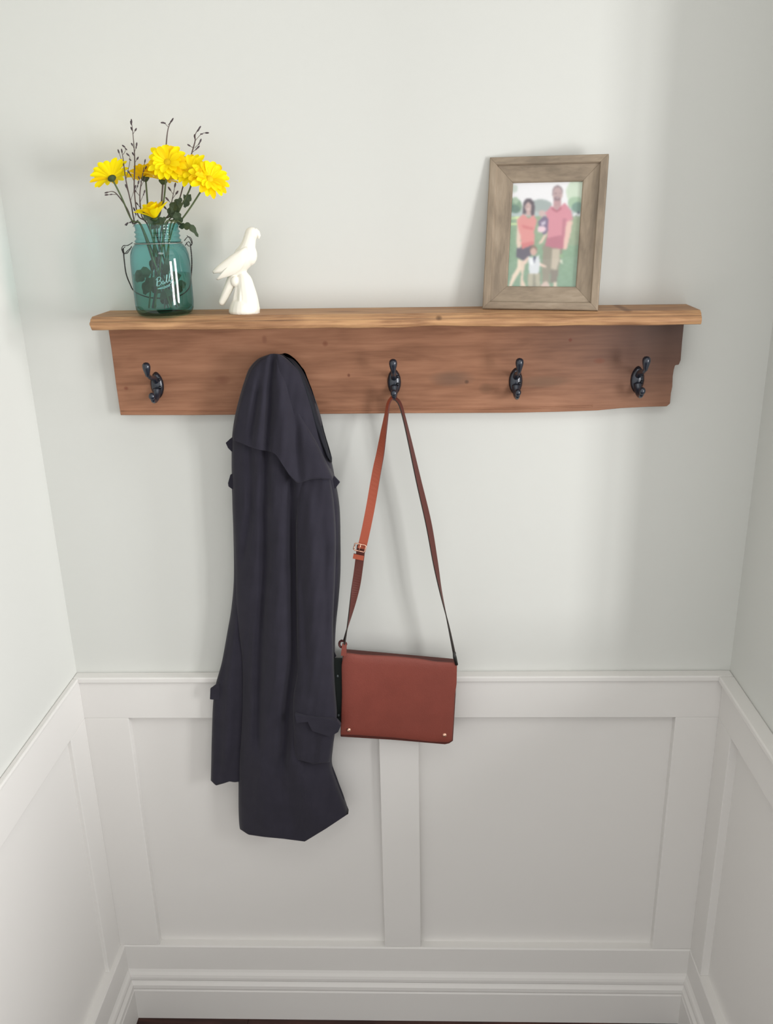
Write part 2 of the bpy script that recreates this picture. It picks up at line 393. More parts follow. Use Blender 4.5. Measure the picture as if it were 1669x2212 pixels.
# the print: a flat photograph, coloured per cell of a fine grid
def inpoly(x, y, P):
    c = False; j = len(P)-1
    for i in range(len(P)):
        xi, yi = P[i]; xj, yj = P[j]
        if (yi > y) != (yj > y) and x < (xj-xi)*(y-yi)/(yj-yi)+xi: c = not c
        j = i
    return c
SH = [  # (colour, polygon) or (colour, (cx, cy, rx, ry))
 ((165, 180, 178), (760, 560, 210, 110)), ((128, 165, 135), (250, 560, 170, 150)), ((104, 140, 125), (260, 620, 130, 80)), ((165, 195, 165), (300, 460, 60, 60)), ((200, 215, 205), (280, 250, 60, 70)),
 ((205, 224, 200), (1420, 330, 190, 230)), ((165, 200, 165), (1400, 520, 140, 110)), ((115, 155, 140), (1440, 600, 110, 90)),
 ((180, 200, 200), [(150, 680), (1520, 700), (1520, 760), (150, 750)]),
 ((215, 236, 165), [(150, 760), (420, 755), (420, 800), (150, 800)]), ((222, 245, 170), [(150, 870), (380, 872), (380, 905), (150, 908)]),
 ((235, 235, 235), (1420, 730, 70, 22)), ((80, 90, 110), (1455, 700, 22, 22)), ((80, 90, 90), (1410, 745, 12, 14)),
 ((232, 205, 185), [(320, 800), (400, 790), (400, 1300), (450, 1480), (380, 1520), (320, 1250), (335, 950)]),
 ((105, 100, 118), [(325, 1330), (620, 1270), (600, 1440), (480, 1560), (320, 1490)]),
 ((235, 214, 190), [(340, 1510), (430, 1560), (410, 1720), (300, 1900), (215, 2060), (165, 2060), (240, 1830), (335, 1680)]),
 ((228, 204, 182), [(400, 1560), (500, 1560), (465, 1720), (445, 1900), (510, 2050), (390, 2030), (415, 1800)]),
 ((96, 86, 98), (545, 575, 108, 150)), ((96, 86, 98), [(440, 560), (430, 700), (560, 720), (640, 760), (655, 560)]),
 ((205, 172, 168), (538, 590, 62, 92)), ((205, 172, 168), [(500, 640), (580, 640), (590, 740), (490, 740)]),
 ((110, 80, 90), (515, 570, 12, 7)), ((110, 80, 90), (565, 570, 12, 7)), ((235, 220, 220), (540, 625, 22, 9)),
 ((232, 145, 142), [(330, 800), (450, 705), (540, 790), (640, 720), (700, 830), (655, 1000), (650, 1260), (420, 1345), (395, 1100), (345, 950)]),
 ((222, 120, 122), [(430, 900), (640, 960), (640, 1000), (430, 960)]), ((222, 120, 122), [(420, 1240), (645, 1200), (645, 1262), (420, 1340)]),
 ((152, 146, 128), [(810, 1280), (1180, 1330), (1130, 1560), (1100, 1730), (960, 1740), (930, 1960), (800, 1960), (800, 1600)]),
 ((198, 186, 165), [(990, 1340), (1120, 1340), (1110, 1560), (1060, 1720), (960, 1700)]),
 ((138, 130, 118), [(955, 1735), (1105, 1735), (1070, 1960), (950, 1960)]), ((222, 205, 185), [(1010, 1940), (1070, 1940), (1085, 2060), (1005, 2060)]),
 ((215, 190, 178), [(780, 1990), (880, 1920), (950, 2010), (940, 2050), (780, 2050)]),
 ((150, 190, 140), [(1120, 1450), (1190, 1440), (1170, 1510), (1130, 1500)]), ((215, 220, 200), [(1125, 1530), (1175, 1530), (1180, 1610), (1140, 1600)]),
 ((235, 192, 178), [(1245, 840), (1350, 840), (1330, 1000), (1250, 1350), (1150, 1345), (1195, 1150)]),
 ((222, 138, 156), [(960, 570), (1060, 640), (1200, 520), (1320, 650), (1355, 815), (1240, 860), (1210, 1100), (1180, 1340), (1000, 1325), (850, 1280), (895, 1100), (885, 800), (850, 690)]),
 ((196, 112, 134), [(880, 1150), (1200, 1080), (1180, 1340), (1000, 1325), (850, 1280)]), ((200, 120, 140), [(1170, 800), (1240, 800), (1210, 1100), (1150, 1120)]),
 ((190, 100, 120), [(965, 590), (1060, 650), (1140, 590), (1150, 620), (1060, 690), (960, 630)]),
 ((140, 120, 128), (1072, 330, 98, 120)), ((196, 164, 165), (1072, 370, 84, 140)), ((150, 122, 130), (1065, 460, 66, 60)), ((196, 150, 155), [(1000, 480), (1140, 480), (1140, 580), (1060, 630), (1000, 590)]),
 ((110, 85, 95), (1040, 345, 14, 7)), ((110, 85, 95), (1105, 345, 14, 7)), ((225, 205, 210), (1070, 425, 26, 9)),
 ((125, 108, 145), [(720, 840), (830, 750), (900, 780), (905, 1000), (830, 1100), (740, 960)]), ((205, 195, 215), [(770, 860), (860, 830), (850, 900), (780, 920)]),
 ((212, 182, 178), (790, 700, 62, 62)), ((240, 205, 218), (785, 985, 80, 60)), ((236, 205, 186), [(830, 1090), (890, 1070), (800, 1235), (725, 1255)]),
 ((232, 202, 185), [(440, 1560), (545, 1470), (530, 1590), (470, 1620)]), ((232, 202, 185), [(735, 1560), (785, 1600), (880, 1650), (870, 1685), (760, 1650)]),
 ((150, 148, 130), [(530, 1790), (770, 1775), (775, 2060), (530, 2060)]), ((184, 180, 156), [(545, 1800), (640, 1800), (620, 2050), (540, 2050)]), ((184, 180, 156), [(670, 1800), (755, 1790), (765, 2050), (690, 2050)]),
 ((216, 222, 228), [(540, 1480), (650, 1500), (745, 1450), (765, 1620), (735, 1785), (560, 1800), (550, 1640)]), ((235, 240, 244), [(560, 1490), (630, 1520), (640, 1640), (575, 1620)]),
 ((85, 92, 122), [(635, 1470), (680, 1480), (665, 1610), (645, 1590)]),
 ((150, 120, 105), (640, 1365, 70, 85)), ((215, 172, 160), (640, 1395, 60, 72)), ((110, 80, 85), (618, 1385, 9, 6)), ((110, 80, 85), (662, 1385, 9, 6)),
]
def shade(u, v):
    y = 130+1920*v; x = 235-105*v+1310*u
    col = (238, 238, 242) if v < .30 else (150-22*v+(18*u if v < .6 else 0), 186-20*v, 146-8*v)
    if .24 < v <= .30: col = (185, 198, 196)
    h = math.sin(x*.031+math.sin(y*.017)*2)*math.sin(y*.043)
    if v > .33: col = tuple(c+5*h for c in col)
    for c, s in SH:
        if isinstance(s, tuple):
            if ((x-s[0])/s[2])**2+((y-s[1])/s[3])**2 < 1: col = c
        else:
            if inpoly(x, y, s): col = c
    return col
NU, NV = 84, 126
IN = .0362
a0, a1, b0, b1 = IN-.001, FWD-IN+.001, IN-.001, FHT-IN+.001
img = [[shade((i+.5)/(NU+1), (j+.5)/(NV+1)) for i in range(NU+1)] for j in range(NV+1)]
def blur(img):
    H_, W_ = len(img), len(img[0]); o = []
    for j in range(H_):
        row = []
        for i in range(W_):
            a = [0, 0, 0]; n = 0
            for dj in (-1, 0, 1):
                for di in (-1, 0, 1):
                    jj, ii = j+dj, i+di
                    if 0 <= jj < H_ and 0 <= ii < W_:
                        wt = (2-abs(dj))*(2-abs(di)); n += wt
                        for q in range(3): a[q] += wt*img[jj][ii][q]
            row.append(tuple(q/n for q in a))
        o.append(row)
    return o
img = blur(blur(img))
vs = []; fs = []; cols = []
for j in range(NV+1):
    for i in range(NU+1):
        vs.append(fp(a0+(a1-a0)*i/NU, b1-(b1-b0)*j/NV, -.0125)); q_ = lin(img[j][i]); g_ = sum(q_)/3; cols += [*(min(1, (.80*c_+.20*g_)*1.02+.025) for c_ in q_), 1]
for j in range(NV):
    for i in range(NU): q = j*(NU+1)+i; fs.append((q, q+1, q+NU+2, q+NU+1))
M_print = bpy.data.materials.new('photo_print'); M_print.use_nodes = True
nt = M_print.node_tree; vc = nt.nodes.new('ShaderNodeVertexColor'); vc.layer_name = 'print'
nt.links.new(vc.outputs[0], nt.nodes['Principled BSDF'].inputs['Base Color']); nt.nodes['Principled BSDF'].inputs['Roughness'].default_value = .4
pt = build('photo_print', vs, fs, M_print, frame, label='colour snapshot of two adults, a baby and a small boy standing on grass')
ca = pt.data.color_attributes.new('print', 'FLOAT_COLOR', 'POINT'); ca.data.foreach_set('color', cols)
M_pane = glassy('frame_glass', (.98, .98, .98), .01, .02)
vs = [fp(a, b, n) for n in (-.0115, -.0100) for (a, b) in ((a0, b0), (a1, b0), (a1, b1), (a0, b1))]
build('glass_pane', vs, [(0, 1, 2, 3), (4, 7, 6, 5), (0, 4, 5, 1), (1, 5, 6, 2), (2, 6, 7, 3), (3, 7, 4, 0)], M_pane, frame)

# ------------------------------------------------------------------ glass jar
JX, JY = -.3975, -.0625; JZ = sz(JX)+.0005
jar = empty('glass_jar', (JX, JY, JZ), 'teal glass canning jar of water with flowers and a twisted wire handle', 'vase')
M_jar = glassy('teal_glass', (.53, .84, .84), .03, .0, edge=(.10, .34, .37))
M_jarin = glassy('teal_glass_inner', (.86, .96, .96), .0, .0)
JS = .945; JH = .136
prof = [(.0001, .004), (.030, .0035), (.040, .0005), (.0445, .003), (.0472, .010), (.0480, .020), (.0482, .060), (.0480, .088), (.0470, .100), (.0440, .110), (.0400, .1155), (.0368, .1180),
        (.0362, .1205), (.0374, .1215), (.0374, .1228), (.0352, .1245), (.0346, .1262), (.0366, .1280), (.0366, .1290), (.0346, .1308), (.0345, .1322), (.0365, .1340), (.0365, .1350), (.0345, .1368), (.0345, .1400), (.0356, .1425), (.0356, .1445), (.0342, .1455)]
prof = [(a*JS, b*.905 if b < .118 else .1068+(b-.118)*1.062) for a, b in prof]
MB().lathe(prof, (JX, JY, JZ), 64).build('jar_body', M_jar, jar, smooth=True)
M_water = glassy('water', (.76, .88, .82), .0, .0, 1.05, edge=(.5, .7, .62))
MB().lathe([(.0001, .007), (.037, .007), (.0422, .012), (.0430, .022), (.0430, .062), (.0001, .062)], (JX, JY, JZ), 48).build('water', M_water, jar, smooth=False)
# embossed script on the glass
M_emb = mat('raised_glass_script', (120, 176, 174), .08, .8, coat=.6)
strokes = [
 [(0, 1), (1, 5), (2.2, 9.5), (1.6, 5), (1.2, 1)], [(.2, 8.2), (2.6, 10.5), (5.6, 10.3), (6.0, 8), (4.0, 6), (2.2, 5.6)], [(2.2, 5.6), (5.4, 5.8), (6.2, 3.4), (4.4, 1.2), (1.0, .8)],
 [(9.6, 4.2), (8.4, 4.9), (7.2, 3.4), (7.4, 1.6), (8.6, 1.5), (9.8, 3.6), (9.9, 1.8), (11, 1.7), (12.6, 5)],
 [(11, 1.7), (13.6, 7), (14.3, 10.5), (13.4, 10.2), (12.8, 5), (13.1, 2), (14.6, 2)],
 [(14.6, 2), (17, 7), (17.9, 10.8), (16.9, 10.4), (16.2, 5.2), (16.6, 2.2), (18.6, 2.6), (20.5, 4)],
 [(20.5, 4), (16, -1.2), (8, -2.2), (1, -2.4), (9, -3.6), (17, -2.6)]]
for s in strokes:
    pts = []
    for (a, b) in smoothpath(s, 5):
        ang = math.radians(-90+4)+(a*1.30)/48.0
        pts.append((JX+.0458*math.cos(ang), JY+.0458*math.sin(ang), JZ+.045+b*.00125+a*.0003))
    em = MB().tube(pts, .00045, 6).build('raised_script', M_emb, jar, smooth=True)
# wire: neck ring, side loops and the bail hanging behind
M_wire = mat('dark_wire', (62, 56, 56), .45, .5, metal=.6)
def twist(path, r, n=6, turns=40, sub=8):
    P = smoothpath(path, sub); m = MB()
    for ph in (0, math.pi):
        q = []
        for i, p in enumerate(P):
            t = Vector(P[min(i+1, len(P)-1)])-Vector(P[max(i-1, 0)]); t.normalize()
            a = t.cross(Vector((.1, 1, .05))).normalized(); b = t.cross(a)
            th = ph+2*math.pi*turns*i/len(P); q.append(Vector(p)+r*(math.cos(th)*a+math.sin(th)*b))
        m.tube(q, r*.85, 5)
    return m
ring = [(JX+.0358*math.cos(2*math.pi*k/48), JY+.0358*math.sin(2*math.pi*k/48), JZ+.1072) for k in range(49)]
wr = MB(); 
for ph in (0, math.pi):
    wr.tube([(JX+(.0358+.0006*math.cos(ph+k*1.3))*math.cos(2*math.pi*k/160), JY+(.0358+.0006*math.cos(ph+k*1.3))*math.sin(2*math.pi*k/160), JZ+.1075+.0006*math.sin(ph+k*1.3)) for k in range(161)], .0005, 5, False)
wr.build('neck_wire', mat('bright_wire', (150, 152, 146), .3, .6, metal=.7), jar, smooth=True, label='bright twisted wire round the jar neck')
def jp(px, py, d): p = at(px, py, d); return (p.x, p.y, p.z)
twist([jp(266, 536, .062), jp(268, 560, .060), jp(272, 590, .055), jp(280, 612, .040), jp(291, 630, .020), jp(320, 642, .006), jp(352, 644, .005), jp(385, 640, .006), jp(408, 622, .020), jp(413, 590, .040), jp(414, 560, .055), jp(411, 528, .062)], .0007, turns=44, sub=14).build('wire_handle', M_wire, jar, smooth=True, label='dark twisted wire handle hanging down behind the jar')
for pts in ([(286, 524), (276, 530), (266, 531), (263, 540), (272, 548), (280, 540), (284, 532)], [(284, 534), (275, 542), (268, 549), (264, 541), (270, 533)],
            [(398, 520), (405, 512), (412, 514), (415, 526), (408, 532), (402, 524)], [(400, 530), (407, 522), (414, 530), (411, 517), (404, 509)]):
    twist([jp(a, b, .062+.002*(i % 3)) for i, (a, b) in enumerate(pts)], .0005, turns=12, sub=5).build('wire_loop', M_wire, jar, smooth=True)

# ------------------------------------------------------------------ flowers
def petal_mat(name, c, c2):
    m = mat(name, c, .6, .2, var=0)
    nt = m.node_tree; b = nt.nodes['Principled BSDF']; b.inputs['Subsurface Weight'].default_value = 0
    # thin petals let light through
    tr = nt.nodes.new('ShaderNodeBsdfTranslucent'); tr.inputs[0].default_value = (*lin(c2), 1)
    mx = nt.nodes.new('ShaderNodeMixShader'); mx.inputs[0].default_value = .35
    nt.links.new(b.outputs[0], mx.inputs[1]); nt.links.new(tr.outputs[0], mx.inputs[2]); nt.links.new(mx.outputs[0], nt.nodes['Material Output'].inputs['Surface'])
    return m
M_pet = petal_mat('petal_yellow', (255, 236, 14), (255, 236, 10)); M_pet2 = petal_mat('petal_golden', (250, 212, 12), (252, 215, 5))
M_disc = mat('disc_floret', (222, 186, 20), .8, .2, bump=.8, bscale=900)
M_stem = mat('stem_green', (84, 96, 66), .6, .3, var=.2, vscale=60); M_leaf = mat('leaf_green', (58, 72, 50), .5, .4, var=.25, vscale=90); M_calyx = mat('calyx_green', (62, 76, 44), .6, .3)
M_dry = mat('dried_twig', (96, 84, 82), .8, .2, var=.2, vscale=80); M_bud = mat('dried_bud', (84, 74, 78), .8, .2, var=.3, vscale=120)
def petal(parent, root, d, n, L_, Wd, curl, m):
    d = d.normalized(); s = d.cross(n).normalized(); nn = s.cross(d)
    if nn.dot(n) < 0: nn = -nn
    vs = []; fs = []
    prof = ((0, .22, 0), (.2, .55, .05), (.45, .92, .06), (.7, 1.0, .02), (.90, .86, -.05), (1.0, .50, -.12))
    for (t, wq, e) in prof:
        for q in (-1, -.5, 0, .5, 1):
            off = nn*(L_*(curl*math.sin(t*1.9)*.5+e*.3)+Wd*.18*abs(q)**2*wq)
            vs.append(root+d*L_*(t-(.05 if abs(q) == 1 and t > .8 else 0))+s*(q*wq*Wd/2)+off)
    k = 5
    for i in range(len(prof)-1):
        for j in range(k-1): fs.append((i*k+j, i*k+j+1, (i+1)*k+j+1, (i+1)*k+j))
    return build('petal', vs, fs, m, parent, smooth=True)
def leafmesh(parent, pts, wd, m, name='leaf', lobes=0, nrm=(0, -1, .2)):
    P = [Vector(p) for p in smoothpath(pts, 4)]; vs = []; fs = []; n = len(P); nv = Vector(nrm).normalized()
    for i, p in enumerate(P):
        t = (P[min(i+1, n-1)]-P[max(i-1, 0)]).normalized(); s = t.cross(nv).normalized()
        q = i/(n-1); w_ = wd*math.sin(math.pi*min(1, q*.94+.05))**.7*(1-.35*lobes*(i % 3 == 1))
        vs += [p+s*w_, p-nv*w_*.25, p-s*w_, p+nv*.0006-nv*w_*.25]
    for i in range(n-1):
        a = i*4; b = a+4
        for j in range(4): fs.append((a+j, a+(j+1) % 4, b+(j+1) % 4, b+j))
    fs += [(0, 1, 2, 3), tuple((n-1)*4+j for j in range(4))[::-1]]
    return build(name, vs, fs, m, parent, smooth=False)
JB = JZ+.010
def stem_path(top, neck, foot):
    """top and neck given as points; runs down inside the jar to the foot"""
    return smoothpath([tuple(p) for p in top]+[neck, ((neck[0]+foot[0])/2, (neck[1]+foot[1])/2, JZ+.07), foot], 6)
NECKZ = JZ+JH
def inneck(dx, dy, ang=0): return (JX+dx, JY+dy, NECKZ-.002)
def infoot(dx, dy): return (JX+dx, JY+dy, JB)
def daisy(label, c, d, nrm, R, stem_px, neck, foot, N=(15, 12), cup=(.25, .55), mt=(M_pet, M_pet2), disc=True, leaves=(), Wq=.34):
    C = at(c[0], c[1], d); n = Vector(nrm).normalized()
    base = Vector(foot)
    root = empty('daisy', base, label, 'flower', 'yellow daisies in the jar')
    P = stem_path([C-n*.004]+[at(a, b, e) for a, b, e in stem_px], neck, foot)
    MB().tube(P, [.0013]*len(P), 7).build('stem', M_stem, root, smooth=True)
    a = n.cross(Vector((.3, .2, 1))).normalized()
    if a.length < .1: a = Vector((1, 0, 0))
    b = n.cross(a)
    for lay in (0, 1):
        for k in range(N[lay]):
            th = 2*math.pi*(k+.5*lay+random.uniform(-.18, .18))/N[lay]
            dr = math.cos(th)*a+math.sin(th)*b
            cu = cup[lay]+random.uniform(-.08, .08)
            dd = (dr*math.cos(cu)+n*math.sin(cu)).normalized()
            Ln = R*(1-.22*lay)*random.uniform(.9, 1.06)
            petal(root, C+dr*.003+n*.001*lay, dd, n, Ln, R*Wq*random.uniform(.9, 1.15), random.uniform(-.05, .22), mt[(k+lay) % 2 if random.random() < .35 else lay % 2 if mt[0] is mt[1] else 0])
    if disc:
        MB().lathe([(.0001, .0038), (.0030, .0034), (.0052, .0020), (.0058, 0), (.0001, -.001)], C+n*.001, 14, axis=tuple(n)).build('flower_disc', M_disc, root, smooth=True)
    MB().lathe([(.0001, .0005), (.0062, .0008), (.0066, -.0010), (.0042, -.0036), (.0016, -.0056), (.0001, -.006)], C-n*.0006, 14, axis=tuple(n)).build('calyx', M_calyx, root, smooth=True)
    for (pts, wd) in leaves: leafmesh(root, [at(*p) for p in pts], wd, M_leaf, lobes=1)
    return root
daisy('yellow daisy farthest left in the jar, its back and green calyx showing', (241, 384), .074, (-.48, .42, .77), .0300, [(262, 425, .070), (285, 476, .064)], inneck(-.020, -.012), infoot(.014, -.014), cup=(.30, .60))
daisy('small golden daisy behind the dried twigs, second from the left', (313, 384), .045, (-.30, .30, .90), .0255, [(318, 430, .050), (321, 470, .052)], inneck(-.008, .010), infoot(.020, .012), mt=(M_pet2, M_pet), cup=(.35, .70))
daisy('large open yellow daisy at the top middle of the bunch', (362, 352), .086, (.10, -.82, .45), .0275, [(358, 392, .078), (352, 440, .066)], inneck(.000, -.010), infoot(-.018, .010), N=(16, 14), cup=(.10, .45), Wq=.36)
daisy('deep golden daisy half hidden behind the top middle bloom', (352, 390), .058, (.15, .15, .95), .0270, [(350, 420, .058), (346, 460, .057)], inneck(-.002, .002), infoot(-.024, -.006), mt=(M_pet2, M_pet2), cup=(.15, .5))
daisy('bright yellow daisy right of the top middle bloom', (414, 370), .082, (-.05, -.80, .55), .0260, [(411, 405, .074), (394, 440, .066), (376, 474, .060)], inneck(.016, -.010), infoot(-.012, -.016), N=(16, 14), cup=(.12, .45), Wq=.36,
      leaves=[([(398, 448, .066), (405, 432, .070), (412, 420, .074)], .006), ([(396, 436, .066), (402, 430, .068), (396, 420, .07)], .004)])
daisy('bright yellow daisy farthest right in the jar', (452, 388), .084, (.42, -.72, .45), .0285, [(436, 410, .080), (410, 450, .070), (388, 478, .062)], inneck(.024, -.008), infoot(-.006, .020), N=(16, 14), cup=(.08, .40), Wq=.36,
      leaves=[([(384, 478, .062), (376, 456, .066), (384, 440, .070), (392, 428, .072)], .0085)])
daisy('half open yellow daisy just above the jar rim', (335, 470), .078, (-.22, -.25, .93), .0300, [(334, 482, .070)], inneck(-.006, -.016), infoot(.004, .022), N=(9, 7), cup=(.62, 1.0), disc=False,
      leaves=[([(344, 492, .070), (330, 480, .078), (318, 470, .082), (308, 458, .084)], .0065), ([(326, 494, .072), (336, 482, .08), (348, 478, .084), (358, 470, .086)], .0075)], Wq=.42)
def leafy(label, pts, neck, foot, lv, name='leafy_stem'):
    r_ = empty(name, Vector(foot), label, 'leafy stem')
    P = stem_path([at(*p) for p in pts], neck, foot)
    MB().tube(P, .0012, 6).build('stem', M_stem, r_, smooth=True)
    for (q, wd) in lv: leafmesh(r_, [at(*p) if len(p) == 3 and p[0] > 10 else p for p in q], wd, M_leaf, lobes=1)
    return r_
leafy('dark leafy stem with one drooping leaf over the right of the jar rim', [(392, 482, .066)], inneck(.028, -.004), infoot(-.020, .004),
      [([(386, 490, .060), (398, 488, .074), (414, 492, .080), (428, 512, .080)], .0058), ([(388, 486, .064), (384, 470, .068), (378, 458, .070)], .0075)])
r_ = leafy('short leafy stem in the middle of the jar, leaves under the water', [(366, 468, .060)], inneck(.006, .012), infoot(.010, .002),
      [([(368, 470, .062), (372, 452, .066), (380, 436, .070)], .008), ([(352, 488, .066), (342, 478, .074), (334, 486, .078)], .006)])
for (x0, x1, z0, z1, yy, wd) in ((-.036, -.010, .052, .066, -.018, .010), (-.012, .010, .046, .052, -.030, .008), (.010, .036, .044, .060, -.020, .009), (-.030, -.004, .040, .032, .004, .008), (.018, .036, .030, .046, .006, .008), (.0, .022, .024, .034, -.022, .006), (-.034, -.016, .030, .052, .010, .009), (.006, .020, .060, .080, -.006, .007), (-.016, -.004, .066, .086, .004, .007), (-.010, .014, .016, .022, .016, .010)):
    leafmesh(r_, [(JX+x0, JY+yy, JZ+z0), (JX+(x0+x1)/2, JY+yy-.004, JZ+(z0+z1)/2+.005), (JX+x1, JY+yy, JZ+z1)], wd, M_leaf, lobes=1)
def sprig(label, pts, neck, foot, side, bud=.0017):
    r_ = empty('dried_sprig', Vector(foot), label, 'dried sprig', 'dried sprigs in the jar')
    P = stem_path([at(*p) for p in pts], neck, foot); n = len(P)
    MB().tube(P, [.0004+.0006*min(1, i/14) for i in range(n)], 5).build('stem', M_dry, r_, smooth=True)
    tw = MB(); bd = MB()
    for br in side:
        q = [at(*p) for p in br]; q = [Vector(x) for x in smoothpath([tuple(x) for x in q], 3)]
        tw.tube(q, .0004, 4)
        d = (q[-1]-q[-2]).normalized(); rot = Vector((0, 0, 1)).rotation_difference(d).to_matrix()
        bd.ball(q[-1], (bud*.75, bud*.75, bud*1.9), 7, 5, rot)
        if len(q) > 4: bd.ball(q[len(q)//2], (bud*.6, bud*.6, bud*1.4), 7, 5, rot)
    d = (P and (Vector(P[0])-Vector(P[1])).normalized()); rot = Vector((0, 0, 1)).rotation_difference(d).to_matrix()
    bd.ball(P[0], (bud*.7, bud*.7, bud*2), 7, 5, rot)
    a_ = tw.build('twigs', M_dry, r_, smooth=True); b_ = bd.build('buds', M_bud, r_, smooth=True); a_['kind'] = 'stuff'; b_['kind'] = 'stuff'
sprig('tall dried sprig standing highest at the left of the bunch', [(284, 262, .07), (288, 300, .07), (291, 350, .068), (290, 410, .066), (298, 465, .062)], inneck(-.014, .002), infoot(.020, -.004),
      [[(286, 276, .07), (283, 266, .072)], [(287, 290, .07), (293, 280, .074)], [(287, 286, .07), (284, 278, .068)], [(289, 320, .07), (285, 312, .066)], [(290, 330, .07), (294, 318, .074), (295, 312, .075)], [(291, 340, .068), (287, 332, .064)], [(291, 352, .068), (297, 342, .072)], [(290, 392, .067), (282, 378, .07), (278, 372, .07)], [(290, 420, .066), (297, 402, .068), (299, 394, .068)]])
sprig('leaning dried sprig with a hooked tip at the upper left', [(263, 326, .066), (266, 345, .066), (272, 390, .066), (283, 440, .064), (291, 480, .060)], inneck(-.022, -.004), infoot(.016, .008),
      [[(268, 362, .066), (256, 327, .068)], [(266, 334, .066), (272, 322, .068), (267, 316, .068)], [(272, 388, .066), (281, 345, .070), (276, 334, .070)], [(278, 420, .066), (272, 402, .068)], [(281, 436, .065), (290, 410, .068), (292, 404, .068)]])
sprig('thin forked dried sprig at the top centre above the daisies', [(372, 259, .060), (365, 272, .060), (361, 290, .060), (358, 325, .060), (352, 400, .060), (346, 460, .058)], inneck(-.003, .014), infoot(.006, -.022),
      [[(363, 274, .06), (355, 266, .062), (351, 265, .062)], [(363, 270, .06), (370, 262, .058)], [(355, 374, .06), (362, 362, .06)]])
sprig('curled dried sprig rising at the upper right of the bunch', [(431, 276, .064), (422, 290, .064), (421, 306, .064), (413, 335, .064), (396, 400, .062), (378, 460, .058)], inneck(.014, .008), infoot(-.020, -.002),
      [[(421, 305, .064), (430, 294, .066), (438, 288, .068), (447, 287, .068)], [(418, 320, .064), (408, 314, .062)], [(420, 320, .064), (430, 310, .066), (433, 304, .066)], [(420, 300, .064), (420, 294, .062)], [(424, 286, .064), (428, 281, .064)], [(414, 330, .064), (424, 322, .066), (428, 318, .066)], [(400, 384, .062), (408, 372, .064)]])
sprig('short dried sprig bending left over the jar rim', [(230, 416, .068), (244, 414, .068), (256, 424, .068), (275, 452, .066), (287, 482, .062)], inneck(-.026, .004), infoot(.008, -.010),
      [[(252, 420, .068), (240, 420, .070), (230, 421, .070)], [(275, 482, .062), (274, 484, .062)], [(290, 488, .062), (282, 480, .066), (273, 484, .070)], [(288, 478, .062), (293, 462, .066), (290, 452, .066)], [(287, 490, .062), (296, 478, .066)]])
sprig('dried sprig in front of the golden daisy with small dark buds', [(313, 348, .062), (309, 372, .062), (302, 420, .062), (306, 466, .060)], inneck(-.012, -.006), infoot(.018, .016),
      [[(308, 376, .062), (315, 362, .064)], [(305, 396, .062), (300, 384, .062)], [(304, 404, .062), (312, 388, .064)], [(302, 424, .062), (292, 412, .064)], [(303, 436, .062), (310, 420, .064), (312, 414, .064)], [(304, 450, .06), (296, 440, .06)]], .0015)
sprig('low purplish dried sprig right of the half open daisy', [(378, 400, .060), (372, 430, .060), (364, 464, .058)], inneck(.008, .002), infoot(-.016, -.012),
      [[(374, 420, .060), (366, 408, .062)], [(372, 430, .060), (382, 416, .062)], [(370, 440, .060), (361, 430, .062)], [(368, 452, .060), (377, 444, .062)], [(366, 460, .058), (356, 448, .06)]], .002)

# ------------------------------------------------------------------ bird figurine
M_cer = mat('ivory_ceramic', (236, 232, 220), .35, .5, coat=.3)
BD = .060
bx_ = at(528, 676, BD)
bird = empty('bird_figurine', (bx_.x, -BD, sz(bx_.x)), 'ivory ceramic parrot figurine on a tree stump beside the jar', 'figurine')
ZF = sz(bx_.x)+.0004 - at(528, 674, BD).z     # small settling so the base meets the shelf
def B(px, py, dy=0): p = at(px, py, BD); return Vector((p.x, -BD+dy, p.z+ZF))
def blob(name, mb, vox=.0011, it=3, parent=bird, label=None):
    o = mb.build(name, M_cer, parent, smooth=True, label=label)
    m = o.modifiers.new('fuse', 'REMESH'); m.mode = 'VOXEL'; m.voxel_size = vox; m.use_smooth_shade = True
    s = o.modifiers.new('soften', 'SMOOTH'); s.factor = .5; s.iterations = it
    return o
def limb(mb, pts, flat=1.0, n=14):
    """pts: (px, py, radius_mm, dy) closed rounded limb, flattened in depth by flat"""
    P = smoothpath(pts, 4); c = []
    for (a, b, r_, dy) in P: c.append((B(a, b, dy), r_/1000))
    mb.tube([q[0] for q in c], [q[1] for q in c], n)
    mb.ball(c[0][0], c[0][1]*.98, 12, 8); mb.ball(c[-1][0], c[-1][1]*.98, 12, 8)
    return mb
m = MB()
limb(m, [(541, 505, 9.6, 0), (538, 518, 10.2, 0), (534, 534, 12.6, 0), (528, 550, 16.0, 0), (520, 564, 15.5, 0), (512, 577, 12.0, 0), (505, 588, 9.0, 0)])
m.ball(B(543, 503), (.0105, .0098, .0102))
m.ball(B(538, 548), (.0125, .0130, .017))
limb(m, [(524, 572, 8, 0), (522, 588, 7.5, 0), (524, 600, 8, 0)])
body = blob('bird_body', m, label='rounded breast and head of the parrot')
m = MB(); m.tube([B(549, 498), B(555, 502), B(558.5, 508), B(558, 514)], [.0062, .0052, .0034, .0012], 10)
m.ball(B(549, 499), .006, 10, 7)
blob('beak', m, .0007, 2, body)
